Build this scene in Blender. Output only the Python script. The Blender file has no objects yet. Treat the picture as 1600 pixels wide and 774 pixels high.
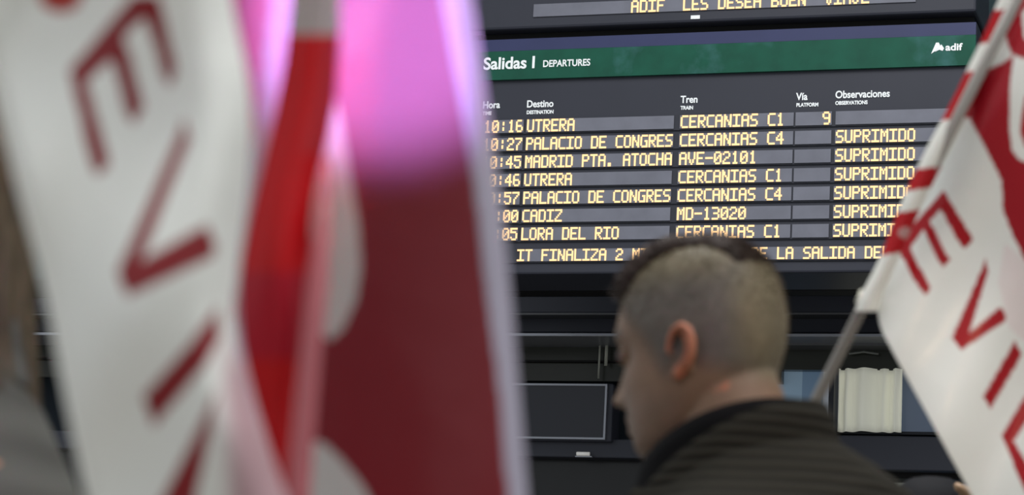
import bpy, bmesh, math, random
import numpy as np
from mathutils import Vector, Matrix
from mathutils.geometry import tessellate_polygon
random.seed(7)
rng = np.random.default_rng(7)
SC = bpy.context.scene
COL = SC.collection

# ------------------------------------------------------------------ camera
F_PX = 3800.0
CX, CY = 800.0, 387.0
CAM_H = 1.30
def _n(v): return v / np.linalg.norm(v)
Xc = _n(np.array([11900., 115., 3800.]))
Zc = np.array([1026., 19387., -3800.]); Zc = _n(Zc - Xc * Zc.dot(Xc))
Yc = np.cross(Zc, Xc)
R_WC = np.stack([Xc, Yc, Zc], axis=0)          # rows: world axes in camera coords -> camera to world matrix
CAMLOC = np.array([0., 0., CAM_H])
cam_d = bpy.data.cameras.new('camera'); cam = bpy.data.objects.new('camera', cam_d); COL.objects.link(cam)
M = Matrix([list(R_WC[i]) + [CAMLOC[i]] for i in range(3)] + [[0, 0, 0, 1]])
cam.matrix_world = M
cam_d.sensor_width = 36.0; cam_d.lens = 36.0 * F_PX / 1600.0
cam_d.clip_start = 0.05; cam_d.clip_end = 200
cam_d.dof.use_dof = True; cam_d.dof.focus_distance = 11.0; cam_d.dof.aperture_fstop = 6.6
SC.camera = cam

def ray(px, py):
    return R_WC @ np.array([(px - CX) / F_PX, -(py - CY) / F_PX, -1.0])
def W(px, py, d):
    return CAMLOC + ray(px, py) * d
def PY(px, py, y):
    r = ray(px, py); return CAMLOC + r * (y / r[1])

# ------------------------------------------------------------------ world, lights, exposure
SC.view_settings.view_transform = 'Standard'; SC.view_settings.look = 'None'
SC.view_settings.exposure = 0.0; SC.view_settings.gamma = 1.0; SC.view_settings.use_curve_mapping = False
w = bpy.data.worlds.new('world'); SC.world = w; w.use_nodes = True
bg = w.node_tree.nodes['Background']; bg.inputs[0].default_value = (0.93, 0.97, 1.0, 1); bg.inputs[1].default_value = 0.80
def light(name, kind, loc, target, energy, color, size=1.0, size_y=None, spot=None, blend=0.5):
    l = bpy.data.lights.new(name, kind); l.energy = energy; l.color = color
    if kind == 'AREA':
        l.size = size
        if size_y: l.shape = 'RECTANGLE'; l.size_y = size_y
    else: l.shadow_soft_size = size
    if spot: l.spot_size = spot; l.spot_blend = blend
    o = bpy.data.objects.new(name, l); COL.objects.link(o)
    d = Vector(target) - Vector(loc)
    o.rotation_euler = d.to_track_quat('-Z', 'Y').to_euler(); o.location = Vector(loc)
    return o
# station roof lights: a row over the hall in front of the board, plus an added warm spot that tints the man's nape
light('hall_light', 'AREA', (-2.0, 4.5, 8.6), (0.0, 4.0, 0), 520, (1.0, 0.98, 0.96), 5.0, 3.0)
light('hall_light', 'AREA', (2.5, 0.5, 8.6), (1.5, 2.0, 0), 410, (1.0, 0.98, 0.96), 4.0, 3.0)
light('added_nape_spot', 'SPOT', (2.9, 0.3, 2.5), W(1225, 600, 2.75), 95, (1.0, 0.62, 0.34), .12, spot=math.radians(17), blend=.8)

# ------------------------------------------------------------------ helpers
def lin(r, g, b):
    f = lambda c: (c / 255 / 12.92) if c / 255 <= 0.04045 else ((c / 255 + 0.055) / 1.055) ** 2.4
    return (f(r), f(g), f(b), 1)
MATS = {}
PALE = {'pale_plastic_pole', 'cream_cap', 'white_lettering', 'cream_cloth', 'pale_rod', 'skin'}
def tone(c, k): return (c[0] * k, c[1] * k, c[2] * k, 1)
def mat(name, color, rough=0.6, metal=0.0, emit=None, strength=0, noise=0.0, nscale=20, bump=0.0, bscale=200, spec=0.25, attr=None, coords='Object', stretch=(1, 1, 1)):
    if name in MATS: return MATS[name]
    if name not in PALE: color = tone(color, .62)
    m = bpy.data.materials.new(name); m.use_nodes = True; nt = m.node_tree
    b = nt.nodes['Principled BSDF']; b.inputs['Roughness'].default_value = rough; b.inputs['Metallic'].default_value = metal
    b.inputs['Specular IOR Level'].default_value = spec
    b.inputs['Base Color'].default_value = color
    tc = nt.nodes.new('ShaderNodeTexCoord'); mp = nt.nodes.new('ShaderNodeMapping'); mp.inputs['Scale'].default_value = stretch
    nt.links.new(tc.outputs[coords], mp.inputs[0])
    src = None
    if attr:
        a = nt.nodes.new('ShaderNodeAttribute'); a.attribute_name = attr; src = a.outputs['Color']
        nt.links.new(src, b.inputs['Base Color'])
    if noise > 0:
        n = nt.nodes.new('ShaderNodeTexNoise'); n.inputs['Scale'].default_value = nscale; n.inputs['Detail'].default_value = 4
        nt.links.new(mp.outputs[0], n.inputs['Vector'])
        mr = nt.nodes.new('ShaderNodeMapRange'); mr.inputs[1].default_value = .3; mr.inputs[2].default_value = .7
        mr.inputs[3].default_value = 1 - noise; mr.inputs[4].default_value = 1 + noise
        nt.links.new(n.outputs['Fac'], mr.inputs[0])
        mx = nt.nodes.new('ShaderNodeMix'); mx.data_type = 'RGBA'; mx.blend_type = 'MULTIPLY'; mx.inputs[0].default_value = 1
        if src: nt.links.new(src, mx.inputs[6])
        else: mx.inputs[6].default_value = color
        nt.links.new(mr.outputs[0], mx.inputs[7]); nt.links.new(mx.outputs[2], b.inputs['Base Color'])
    if bump > 0:
        n = nt.nodes.new('ShaderNodeTexNoise'); n.inputs['Scale'].default_value = bscale; n.inputs['Detail'].default_value = 3
        nt.links.new(mp.outputs[0], n.inputs['Vector'])
        bp = nt.nodes.new('ShaderNodeBump'); bp.inputs['Strength'].default_value = bump; bp.inputs['Distance'].default_value = 0.002
        nt.links.new(n.outputs['Fac'], bp.inputs['Height']); nt.links.new(bp.outputs[0], b.inputs['Normal'])
    if emit:
        b.inputs['Emission Color'].default_value = emit; b.inputs['Emission Strength'].default_value = strength
    MATS[name] = m
    return m

def tag(o, label=None, cat=None, group=None, kind=None):
    if label: o['label'] = label
    if cat: o['category'] = cat
    if group: o['group'] = group
    if kind: o['kind'] = kind
    return o
def empty(name, loc):
    o = bpy.data.objects.new(name, None); o.location = Vector(loc); o.empty_display_size = .05; COL.objects.link(o); return o
def link(name, me, m=None, parent=None, smooth=False):
    """mesh coordinates are world coordinates; re-expressed about the thing's base when parented"""
    if m: me.materials.append(m) if not me.materials else None
    o = bpy.data.objects.new(name, me); COL.objects.link(o)
    if parent is not None:
        root = parent; off = Vector((0, 0, 0))
        while root is not None: off += root.location; root = root.parent
        me.transform(Matrix.Translation(-off)); o.parent = parent
    else:
        v = np.array([vv.co[:] for vv in me.vertices])
        base = Vector(((v[:, 0].min() + v[:, 0].max()) / 2, (v[:, 1].min() + v[:, 1].max()) / 2, v[:, 2].min()))
        me.transform(Matrix.Translation(-base)); o.location = base
    if smooth:
        me.polygons.foreach_set('use_smooth', [True] * len(me.polygons))
    me.update()
    return o
class MB:
    def __init__(s): s.v = []; s.f = []
    def add(s, vs, fs):
        o = len(s.v); s.v += [tuple(map(float, p)) for p in vs]; s.f += [tuple(i + o for i in f) for f in fs]; return s
    def box(s, a, b):
        x0, y0, z0 = a; x1, y1, z1 = b
        x0, x1 = min(x0, x1), max(x0, x1); y0, y1 = min(y0, y1), max(y0, y1); z0, z1 = min(z0, z1), max(z0, z1)
        return s.add([(x0, y0, z0), (x1, y0, z0), (x1, y1, z0), (x0, y1, z0), (x0, y0, z1), (x1, y0, z1), (x1, y1, z1), (x0, y1, z1)],
                     [(3, 2, 1, 0), (4, 5, 6, 7), (0, 1, 5, 4), (1, 2, 6, 5), (2, 3, 7, 6), (3, 0, 4, 7)])
    def tube(s, pts, rad, n=12, ry=None, up=(0, 0, 1)):
        """loft along pts; rad list (or (r1,r2) list), closed ends"""
        pts = [np.array(p, float) for p in pts]; k = len(pts); vs = []
        prev = None
        for i, p in enumerate(pts):
            t = _n(pts[min(i + 1, k - 1)] - pts[max(i - 1, 0)])
            u = np.array(up, float) if prev is None else prev
            if abs(t.dot(u)) > .95 and prev is None: u = np.array([1., 0, 0])
            u = _n(u - t * u.dot(t)); prev = u; v_ = np.cross(t, u)
            r = rad[i] if hasattr(rad, '__len__') else rad
            r1, r2 = r if hasattr(r, '__len__') else (r, r)
            for j in range(n):
                a = 2 * math.pi * j / n
                vs.append(p + u * r1 * math.cos(a) + v_ * r2 * math.sin(a))
        fs = [(i * n + j, i * n + (j + 1) % n, (i + 1) * n + (j + 1) % n, (i + 1) * n + j) for i in range(k - 1) for j in range(n)]
        fs += [tuple(range(n))[::-1], tuple((k - 1) * n + j for j in range(n))]
        return s.add(vs, fs)
    def rings(s, rings):
        n = len(rings[0]); k = len(rings)
        vs = [p for r in rings for p in r]
        fs = [(i * n + j, i * n + (j + 1) % n, (i + 1) * n + (j + 1) % n, (i + 1) * n + j) for i in range(k - 1) for j in range(n)]
        fs += [tuple(range(n))[::-1], tuple((k - 1) * n + j for j in range(n))]
        return s.add(vs, fs)
    def mesh(s, name='mesh'):
        me = bpy.data.meshes.new(name); me.from_pydata(s.v, [], s.f); me.validate(); me.update(); return me
    def build(s, name, m, parent=None, smooth=False, bevel=0):
        me = s.mesh(name)
        o = link(name, me, m, parent, smooth)
        if bevel:
            b = o.modifiers.new('bevel', 'BEVEL'); b.width = bevel; b.segments = 2
        return o

# ------------------------------------------------------------------ materials
m_slate = mat('slate_painted_steel', lin(63, 66, 78), .45, noise=.05, nscale=3)
m_slate_dark = mat('dark_slate_steel', lin(60, 63, 74), .5, noise=.06, nscale=4)
m_black = mat('black_void_steel', lin(14, 14, 15), .7)
m_blue = mat('blue_reflection_rim', lin(66, 73, 116), .35, noise=.06, nscale=6)  # bluish reflection on the top of the display glass, put into the colour
m_cell = mat('display_cell', lin(135, 138, 152), .4, noise=.1, nscale=9)
m_white = mat('white_lettering', lin(225, 230, 232), .5, emit=(.9, .95, 1, 1), strength=.15)
m_led = mat('amber_led', (.8, .5, .25, 1), .5, emit=(1.0, .64, .31, 1), strength=1.05)
m_alu = mat('brushed_aluminium', lin(170, 174, 184), .35, .5)
m_olive = mat('dark_olive_glass', lin(50, 53, 46), .25, noise=.18, nscale=5, stretch=(.4, 1, 3))
m_teal = mat('teal_grey_wall', lin(72, 94, 100), .7, noise=.05, nscale=1.5)

def green_mat():
    m = mat('green_header_glass', lin(24, 98, 78), .22, noise=.16, nscale=9, bump=.15, bscale=14)
    nt = m.node_tree; b = nt.nodes['Principled BSDF']
    # worn, scuffed enamel patches
    tc = nt.nodes.new('ShaderNodeTexCoord'); n = nt.nodes.new('ShaderNodeTexNoise'); n.inputs['Scale'].default_value = 5; n.inputs['Detail'].default_value = 6
    nt.links.new(tc.outputs['Object'], n.inputs['Vector'])
    cr = nt.nodes.new('ShaderNodeValToRGB'); cr.color_ramp.elements[0].position = .58; cr.color_ramp.elements[1].position = .74
    cr.color_ramp.elements[0].color = (0, 0, 0, 1); cr.color_ramp.elements[1].color = (.55, .55, .55, 1)
    nt.links.new(n.outputs['Fac'], cr.inputs[0])
    src = b.inputs['Base Color'].links[0].from_socket
    mx = nt.nodes.new('ShaderNodeMix'); mx.data_type = 'RGBA'; nt.links.new(cr.outputs[0], mx.inputs[0]); nt.links.new(src, mx.inputs[6])
    mx.inputs[7].default_value = lin(66, 112, 116); nt.links.new(mx.outputs[2], b.inputs['Base Color'])
    return m
m_green = green_mat()

# ------------------------------------------------------------------ structure of the hall
YB = PY(1059, 290, 1)[1] * 0 + 10.6            # plane of the departures board
YF = YB + 1.6                                  # facade behind the board
m_floor = mat('terrazzo_floor', lin(150, 146, 138), .35, noise=.12, nscale=14)
tag(MB().box((-11, -6, -.1), (11, YF + 3, 0)).build('floor', m_floor), kind='structure')
m_ceil = mat('ceiling_paint', lin(150, 152, 154), .8)
tag(MB().box((-11, YB - 2.5, 9.0), (11, YF + 3, 9.2)).build('ceiling', m_ceil), kind='structure')
m_back = mat('dark_back_wall', lin(38, 40, 46), .8)
tag(MB().box((-11, YF + 2.6, 0), (11, YF + 2.8, 9.0)).build('wall_back', m_back), kind='structure')

def PX(px, py, y): return PY(px, py, y)[0]
def PZ(px, py, y): return PY(px, py, y)[2]
XL, XR = -10.5, 10.5
# facade bands (y px measured at x 1059)
def band(name, y0, y1, m, depth=.12, y=YF, x0=XL, x1=XR, bev=0.006):
    o = MB().box((x0, y - depth, PZ(1059, y1, y - depth)), (x1, y + .02, PZ(1059, y0, y - depth))).build(name, m, bevel=bev)
    return tag(o, kind='structure')
UP = MB().box((XL, YF + .021, PZ(1059, 574, YF)), (XR, YF + .25, 9.0)).build('wall_front', m_teal); tag(UP, kind='structure')
band('trim_1', 430, 463, m_black, .10)  # near-black strip carries the shade of the gap under the board
band('trim_2', 463, 489, m_slate_dark, .30)
band('trim_3', 489, 492, mat('grey_rail', lin(104, 106, 110), .4), .31, bev=0)
band('trim_4', 493, 520, m_slate_dark, .18)
band('trim_5', 521, 526, m_alu, .40, bev=0.003)
band('trim_6', 526, 536, m_black, .14)
m_trimgrey = mat('grey_rail', lin(104, 106, 110), .4)
xs = PX(1225, 560, YF)
band('trim_7', 536, 539, m_trimgrey, .2, x0=xs, bev=0)
band('trim_8', 539, 577, m_olive, .05, x0=xs, bev=0)
xl = PX(958, 560, YF)
band('trim_9', 536, 597, m_olive, .05, x1=xs, bev=0)
# left dark glazing with joints
band('trim_10', 564, 567, m_black, .08, x1=xs, bev=0)

# left lower: framed dark screen in the facade
def rect(px0, py0, px1, py1, y):
    a = PY(px0, (py0 + py1) / 2, y); b = PY(px1, (py0 + py1) / 2, y); c = (px0 + px1) / 2
    return a[0], b[0], PZ(c, py1, y), PZ(c, py0, y)
x0, x1, z0, z1 = rect(560, 598, 957, 688, YF - .2)
scr = empty('display_cabinet', ((x0 + x1) / 2, YF - .1, z0))
tag(scr, 'blank dark grey cabinet panel with thin light metal frame left of the man\'s face', 'cabinet')
MB().box((x0, YF - .2, z0), (x1, YF - .05, z1)).build('housing', mat('cabinet_grey', lin(62, 65, 76), .5), scr, bevel=.01)
t = .010
fr = MB()
xm0, xm1, zm0, zm1 = x0 + .02, x1 - .03, z0 + .01, z1 - .005
fr.box((xm0, YF - .215, zm0), (xm1, YF - .2, zm0 + t)).box((xm0, YF - .215, zm1 - t), (xm1, YF - .2, zm1))
fr.box((xm0, YF - .215, zm0 + t), (xm0 + t, YF - .2, zm1 - t)).box((xm1 - t, YF - .215, zm0 + t), (xm1, YF - .2, zm1 - t))
fr.build('frame', m_alu, scr)
MB().box((xm0 + t, YF - .206, zm0 + t), (xm1 - t, YF - .2, zm1 - t)).build('screen', mat('blank_screen', lin(48, 51, 61), .2), scr)
band('trim_11', 688, 718, m_slate_dark, .16, x1=xs)
band('trim_12', 718, 830, mat('lower_dark_glass', lin(30, 32, 34), .2, noise=.2, nscale=3), .05, x1=xs)
# small lamp on the band
x0, x1, z0, z1 = rect(902, 707, 922, 713, YF - .18)
lp = empty('wall_lamp', ((x0 + x1) / 2, YF - .17, z0))
tag(lp, 'tiny bright lamp on the dark band below the framed panel', 'lamp')
MB().tube([(x0, YF - .19, (z0 + z1) / 2), (x1, YF - .19, (z0 + z1) / 2)], (z1 - z0) / 2, 10).build('tube', mat('lamp_glow', (1, 1, 1, 1), emit=(1, .97, .9, 1), strength=.15), lp, True)
MB().box((x0 - .01, YF - .185, z0 - .006), (x1 + .01, YF - .16, z0)).build('bracket', m_alu, lp)
# two thin white tubes standing in the dark glazing
for px, pw, pa, pb in ((935, 3, 528, 592), (945, 5, 530, 572)):
    x0, x1, z0, z1 = rect(px, pa, px + pw, pb, YF - .1)
    o = MB().tube([((x0 + x1) / 2, YF - .1, z0), ((x0 + x1) / 2, YF - .1, z1)], (x1 - x0) / 2, 10).build('hanging_rod', mat('pale_rod', lin(150, 152, 142), .4), None, True)
    tag(o, 'thin pale vertical rod in the dark glazing, ' + ('longer left one of the pair' if px == 935 else 'thicker right one of the pair'), 'rod')
# right lower windows
tag(MB().box((XL, YF + .45, 0), (XR, YF + .6, PZ(1059, 560, YF))).build('wall_lower', mat('inner_wall', lin(60, 70, 80), .8)), kind='structure')
m_frame = mat('dark_window_frame', lin(40, 44, 54), .45)
m_pane_l = mat('light_blue_pane', lin(150, 185, 212), .2, emit=(.45, .62, .8, 1), strength=.12)  # panes: daylight behind the glass put into colour and a faint glow
m_pane_m = mat('blue_pane', lin(120, 150, 180), .2, emit=lin(120, 150, 180), strength=.15)
m_pane_g = mat('pale_grey_pane', lin(185, 192, 202), .25, emit=lin(185, 192, 202), strength=.2)
m_pane_d = mat('blue_grey_pane', lin(108, 122, 144), .2, emit=lin(108, 122, 144), strength=.15)
def window(idx, px0, py0, px1, py1, panes, y=YF + .02):
    x0, x1, z0, z1 = rect(px0, py0, px1, py1, y)
    r = empty('window_%d' % idx, ((x0 + x1) / 2, y, z0)); r['kind'] = 'structure'
    f = MB(); t = .015
    f.box((x0 - t, y - .04, z0 - t), (x1 + t, y + .03, z0)).box((x0 - t, y - .04, z1), (x1 + t, y + .03, z1 + t))
    f.box((x0 - t, y - .04, z0), (x0, y + .03, z1)).box((x1, y - .04, z0), (x1 + t, y + .03, z1))
    f.build('window_frame', m_frame, r)
    for a, b, m in panes:
        xa, xb, _, _ = rect(a, py0, b, py1, y)
        MB().box((xa, y - .005, z0), (xb, y + .005, z1)).build('pane', m, r)
    return r
window(1, 1180, 579, 1300, 676, [(1180, 1253, m_pane_l), (1253, 1286, m_pane_m), (1286, 1300, m_pane_g)])
window(2, 1310, 579, 1475, 676, [(1310, 1408, m_pane_g), (1408, 1475, m_pane_d)])
window(3, 1486, 579, 1640, 676, [(1486, 1640, m_pane_m)])
window(4, 1340, 733, 1369, 830, [(1340, 1369, mat('white_pane', lin(225, 228, 222), .3))])
window(5, 1377, 742, 1640, 830, [(1377, 1417, mat('greenish_grey_pane', lin(180, 186, 176), .3, emit=lin(180, 186, 176), strength=.2)), (1417, 1640, m_pane_m)])
# cream curtain just in front of window 2's left half
x0, x1, z0, z1 = rect(1311, 577, 1409, 676, YF - .05)
nx = 120; vs = []; 
for j in range(9):
    for i in range(nx + 1):
        u = i / nx; x = x0 + (x1 - x0) * u
        yy = YF - .07 + .018 * math.sin(u * 26 + 1.6 * math.sin(u * 7) + .3 * math.sin(j * .5)) + .016 * math.sin(u * 9 + 1)
        vs.append((x, yy, z0 + (z1 - z0) * j / 8))
fs = [(j * (nx + 1) + i, j * (nx + 1) + i + 1, (j + 1) * (nx + 1) + i + 1, (j + 1) * (nx + 1) + i) for j in range(8) for i in range(nx)]
cu = MB().add(vs, fs).build('curtain', mat('cream_cloth', lin(226, 226, 212), .9, emit=lin(226, 226, 210), strength=.22), None, True)  # weak emission on the cloth replaces light from behind it
sd = cu.modifiers.new('solid', 'SOLIDIFY'); sd.thickness = .004
tag(cu, 'cream pleated curtain in the window right of the man\'s collar', 'curtain')
x0, x1, z0, z1 = rect(1301, 575, 1309, 690, YF)
tag(MB().box((x0, YF - .12, z0), (x1, YF, z1)).build('trim_13', m_frame), kind='structure')
band('trim_14', 677, 729, m_slate_dark, .30, x0=xs)
band('trim_15', 729, 741, m_black, .20, x0=PX(1371, 735, YF))
x0, x1, z0, z1 = rect(1225, 733, 1378, 830, YF)
tag(MB().box((x0, YF - .02, z0), (PX(1340, 780, YF), YF + .02, z1)).build('trim_16', m_frame), kind='structure')
tag(MB().box((XL, YF - .05, 0), (XR, YF + .02, PZ(1059, 830, YF))).build('wall_base', m_slate_dark), kind='structure')
# white scuffed light fitting seen on the dark band (x 1325..1395, y 552)
x0, x1, z0, z1 = rect(1326, 549, 1372, 553, YF - .1)
o = MB().tube([(x0, YF - .09, z0), ((x0 + x1) / 2, YF - .09, (z0 + z1) / 2 + .004), (x1, YF - .09, z0)], (z1 - z0) / 2 * .8, 8).build('cable_run', mat('pale_cable', lin(140, 144, 140), .5), None, True)
tag(o, 'thin pale cable on the dark band above the cream curtain', 'cable')

# ------------------------------------------------------------------ boards
FONT = {
'A':'01110 10001 10001 11111 10001 10001 10001','B':'11110 10001 10001 11110 10001 10001 11110','C':'01111 10000 10000 10000 10000 10000 01111',
'D':'11110 10001 10001 10001 10001 10001 11110','E':'11111 10000 10000 11110 10000 10000 11111','F':'11111 10000 10000 11110 10000 10000 10000',
'G':'01111 10000 10000 10011 10001 10001 01111','H':'10001 10001 10001 11111 10001 10001 10001','I':'11111 00100 00100 00100 00100 00100 11111',
'J':'00111 00010 00010 00010 00010 10010 01100','K':'10001 10010 10100 11000 10100 10010 10001','L':'10000 10000 10000 10000 10000 10000 11111',
'M':'10001 11011 10101 10101 10001 10001 10001','N':'10001 11001 11001 10101 10011 10011 10001','O':'01110 10001 10001 10001 10001 10001 01110',
'P':'11110 10001 10001 11110 10000 10000 10000','Q':'01110 10001 10001 10001 10101 10010 01101','R':'11110 10001 10001 11110 10100 10010 10001',
'S':'01111 10000 10000 01110 00001 00001 11110','T':'11111 00100 00100 00100 00100 00100 00100','U':'10001 10001 10001 10001 10001 10001 01110',
'V':'10001 10001 10001 10001 01010 01010 00100','W':'10001 10001 10001 10101 10101 11011 10001','X':'10001 10001 01010 00100 01010 10001 10001',
'Y':'10001 10001 01010 00100 00100 00100 00100','Z':'11111 00001 00010 00100 01000 10000 11111',
'0':'01110 10001 10011 10101 11001 10001 01110','1':'00100 01100 00100 00100 00100 00100 01110','2':'01110 10001 00001 00110 01000 10000 11111',
'3':'11110 00001 00001 01110 00001 00001 11110','4':'00010 00110 01010 10010 11111 00010 00010','5':'11111 10000 11110 00001 00001 10001 01110',
'6':'01110 10000 10000 11110 10001 10001 01110','7':'11111 00001 00010 00100 01000 01000 01000','8':'01110 10001 10001 01110 10001 10001 01110',
'9':'01110 10001 10001 01111 00001 00001 01110',':':'00000 00100 00100 00000 00100 00100 00000','-':'00000 00000 00000 11111 00000 00000 00000',
'.':'00000 00000 00000 00000 00000 01100 01100',' ':'00000 00000 00000 00000 00000 00000 00000'}
def led_text(txt, x, zt, pitch, h, y, parent, name='lettering'):
    dw = pitch / 6.0; dh = h / 7.0
    for k, ch in enumerate(txt):
        rows = FONT[ch].split(); mb = MB()
        for r in range(7):
            c = 0
            while c < 5:
                if rows[r][c] == '1':
                    c2 = c
                    while c2 + 1 < 5 and rows[r][c2 + 1] == '1': c2 += 1
                    xa = x + k * pitch + c * dw; xb_ = x + k * pitch + (c2 + 1) * dw; za = zt - r * dh
                    mb.box((xa - dw * .12, y - .003, za - dh * 1.02), (xb_ + dw * .10, y, za + dh * .0))
                    c = c2
                c += 1
        if mb.v: mb.build('letter', m_led, parent)
def font_text(txt, x, z, size, y, parent, m=m_white, name='lettering', bold=0.0, sx=1.0, align='LEFT'):
    c = bpy.data.curves.new('text', 'FONT'); c.body = txt; c.size = size; c.extrude = .002; c.offset = bold; c.align_x = align
    o = bpy.data.objects.new('text', c); COL.objects.link(o)
    dg = bpy.context.evaluated_depsgraph_get()
    me = bpy.data.meshes.new_from_object(o.evaluated_get(dg))
    bpy.data.objects.remove(o)
    me.transform(Matrix.Translation((x, y, z)) @ Matrix.Rotation(math.pi / 2, 4, 'X') @ Matrix.Diagonal((sx, 1, 1, 1)))
    me.materials.clear()
    return link(name, me, m, parent)
def zrow(py): return PZ(1059, py, YB)
def xcol(px): return PX(px, 290, YB)
PXM = (xcol(1160) - xcol(960)) / 200           # metres per pixel near the middle

xa = PX(712, 250, YB); xb = PX(1526, 60, YB) + .0
ztop = zrow(50); zbot = zrow(426)
board = empty('departures_board', ((xa + xb) / 2, YB + .1, zbot))
tag(board, 'large dark station departures board with green header and amber rows of train times', 'board')
MB().box((xa, YB + .02, zbot), (xb, YB + .45, ztop)).build('housing', m_slate, board, bevel=.01)
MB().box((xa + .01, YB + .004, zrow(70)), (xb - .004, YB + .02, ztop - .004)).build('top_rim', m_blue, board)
hd = MB().box((xa + .01, YB, zrow(116)), (xb - .004, YB + .02, zrow(70.5))).build('header_band', m_green, board)
font_text('Salidas I', PX(755, 110, YB), PZ(795, 107.5, YB), .082, YB - .001, hd, bold=.0018, sx=1.0)
font_text('DEPARTURES', PX(848, 105, YB), PZ(880, 103.8, YB), .046, YB - .001, hd, bold=.0009, sx=.86)
# triangular rail emblem and its lettering
ex, ez = PX(1455, 85, YB), PZ(1455, 84.5, YB)
s_ = PXM * 1.0
emb = MB()
def poly(mb, pts, y0, y1):
    n = len(pts); vs = [(p[0], y0, p[1]) for p in pts] + [(p[0], y1, p[1]) for p in pts]
    tri = tessellate_polygon([[Vector((p[0], p[1], 0)) for p in pts]])
    fs = [tuple(t) for t in tri] + [tuple(i + n for i in t)[::-1] for t in tri] + [(i, (i + 1) % n, (i + 1) % n + n, i + n) for i in range(n)]
    mb.add(vs, fs)
for pts in ([(0, 0), (7, 17), (11, 17), (13, 13), (8, 5), (4, 3)], [(6, 3), (10, 9), (15, 14), (19, 8), (17, 4), (12, 6)]):
    poly(emb, [(ex + a * s_, ez + b * s_) for a, b in pts], YB - .004, YB)
emb.build('emblem', m_white, hd)
font_text('adif', ex + 21 * s_, ez + 4.5 * s_, .045, YB - .001, hd, bold=.0012, sx=1.15)
for txt, sub, px, py in (('Hora', 'TIME', 752, 168), ('Destino', 'DESTINATION', 821, 166.5), ('Tren', 'TRAIN', 1062, 159.5), ('V\u00eda', 'PLATFORM', 1243, 155), ('Observaciones', 'OBSERVATIONS', 1304, 152)):
    h = font_text(txt, PX(px, py, YB), PZ(px, py, YB), 0.048, YB + .018, board, name='column_heading', bold=.0010, sx=.86)
    font_text(sub, PX(px, py + 10, YB), PZ(px, py + 10.5, YB), .024, YB + .018, board, name='column_heading', bold=.0008, sx=.86)
rows = [('10:16', 'UTRERA', 'CERCANIAS C1', '9', ''), ('10:27', 'PALACIO DE CONGRES', 'CERCANIAS C4', '', 'SUPRIMIDO'),
        ('10:45', 'MADRID PTA. ATOCHA', 'AVE-02101', '', 'SUPRIMIDO'), ('10:46', 'UTRERA', 'CERCANIAS C1', '', 'SUPRIMIDO'),
        ('10:57', 'PALACIO DE CONGRES', 'CERCANIAS C4', '', 'SUPRIMIDO'), ('11:00', 'CADIZ', 'MD-13020', '', 'SUPRIMIDO'),
        ('11:05', 'LORA DEL RIO', 'CERCANIAS C1', '', 'SUPRIMIDO')]
# column starts in metres, widths in characters
cols = [(xcol(751), 5, 13.0), (xcol(818.5), 18, 13.0), (xcol(1059.5), 13, 13.4), (xcol(1241), 4, 14.4), (xcol(1304), 15, 14.0)]
base = [200.5 + 28.75 * i for i in range(7)]
for i, row in enumerate(rows):
    zb = zrow(base[i]); zt = zrow(base[i] - 20.5)
    r = MB().box((xa + .02, YB + .012, zb - .006), (xb - .03, YB + .02, zt + .006)).build('display_row', m_slate_dark, board)
    for c, txt in enumerate(row):
        x, nch, pit = cols[c]; p = PXM * pit * (1.0 if c < 2 else 1.0)
        p = (xcol(818.5 + 0) * 0 + (PX(1000 + pit, 290, YB) - PX(1000, 290, YB))) if c < 3 else (PX(1350 + pit, 290, YB) - PX(1350, 290, YB))
        wd = p * nch
        MB().box((x - p * .12, YB + .006, zb), (x + wd - p * .1, YB + .012, zt)).build('display_cell', m_cell, r)
        if txt:
            x_ = x + (p * 3 - .1 * p if c == 3 else 0)
            led_text(txt, x_, zt - .001, p, zt - zb - .002, YB + .006, r)
zb = zrow(406.5); zt = zrow(387)
r = MB().box((xa + .02, YB + .012, zb - .006), (xb - .03, YB + .02, zt + .006)).build('ticker_row', m_slate_dark, board)
p = PX(1013.1, 400, YB) - PX(1000, 400, YB)
xt = PX(842, 400, YB)
MB().box((xt - p * 2.4, YB + .006, zb), (xb - .1, YB + .012, zt)).build('display_cell', m_cell, r)
led_text('IT FINALIZA 2 MINUTOS ANTES DE LA SALIDA DEL TREN', xt - p * 3 + .3 * p, zt - .001, p * 1.0, zt - zb - .002, YB + .006, r)

# upper board
zb2 = zrow(38.5); zt2 = zb2 + 1.15
bd2 = empty('message_board', ((xa + xb) / 2, YB + .1, zb2))
tag(bd2, 'dark upper display board with one amber message line above the green header', 'board')
MB().box((xa - .02, YB - .03, zb2), (xb + .0, YB + .45, zt2)).build('housing', m_slate, bd2, bevel=.012)
x0, x1 = PX(834, 20, YB - .03), PX(1431, 0, YB - .03)
zc0 = PZ(834, 27, YB - .03); zc1 = zc0 + 20.5 * PXM * 1.0
cc = MB().box((x0, YB - .036, zc0), (x1, YB - .03, zc1)).build('display_cell', m_cell, bd2)
p2 = PX(1013.45, 20, YB - .03) - PX(1000, 20, YB - .03)
led_text('ADIF  LES DESEA BUEN  VIAJE', PX(987, 15, YB - .03), zc1 - .001, p2, (zc1 - zc0) - .002, YB - .036, cc)
for k in range(1, 4):
    zz = zc1 + .12 + k * .2
    MB().box((x0, YB - .036, zz), (x1, YB - .03, zz + .06)).build('display_cell', m_cell, bd2)
MB().box((PX(1082, 30, YB), YB - .034, PZ(1082, 33, YB)), (PX(1096, 30, YB), YB - .03, PZ(1082, 27.5, YB))).build('maker_plate', m_white, bd2)
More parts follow.
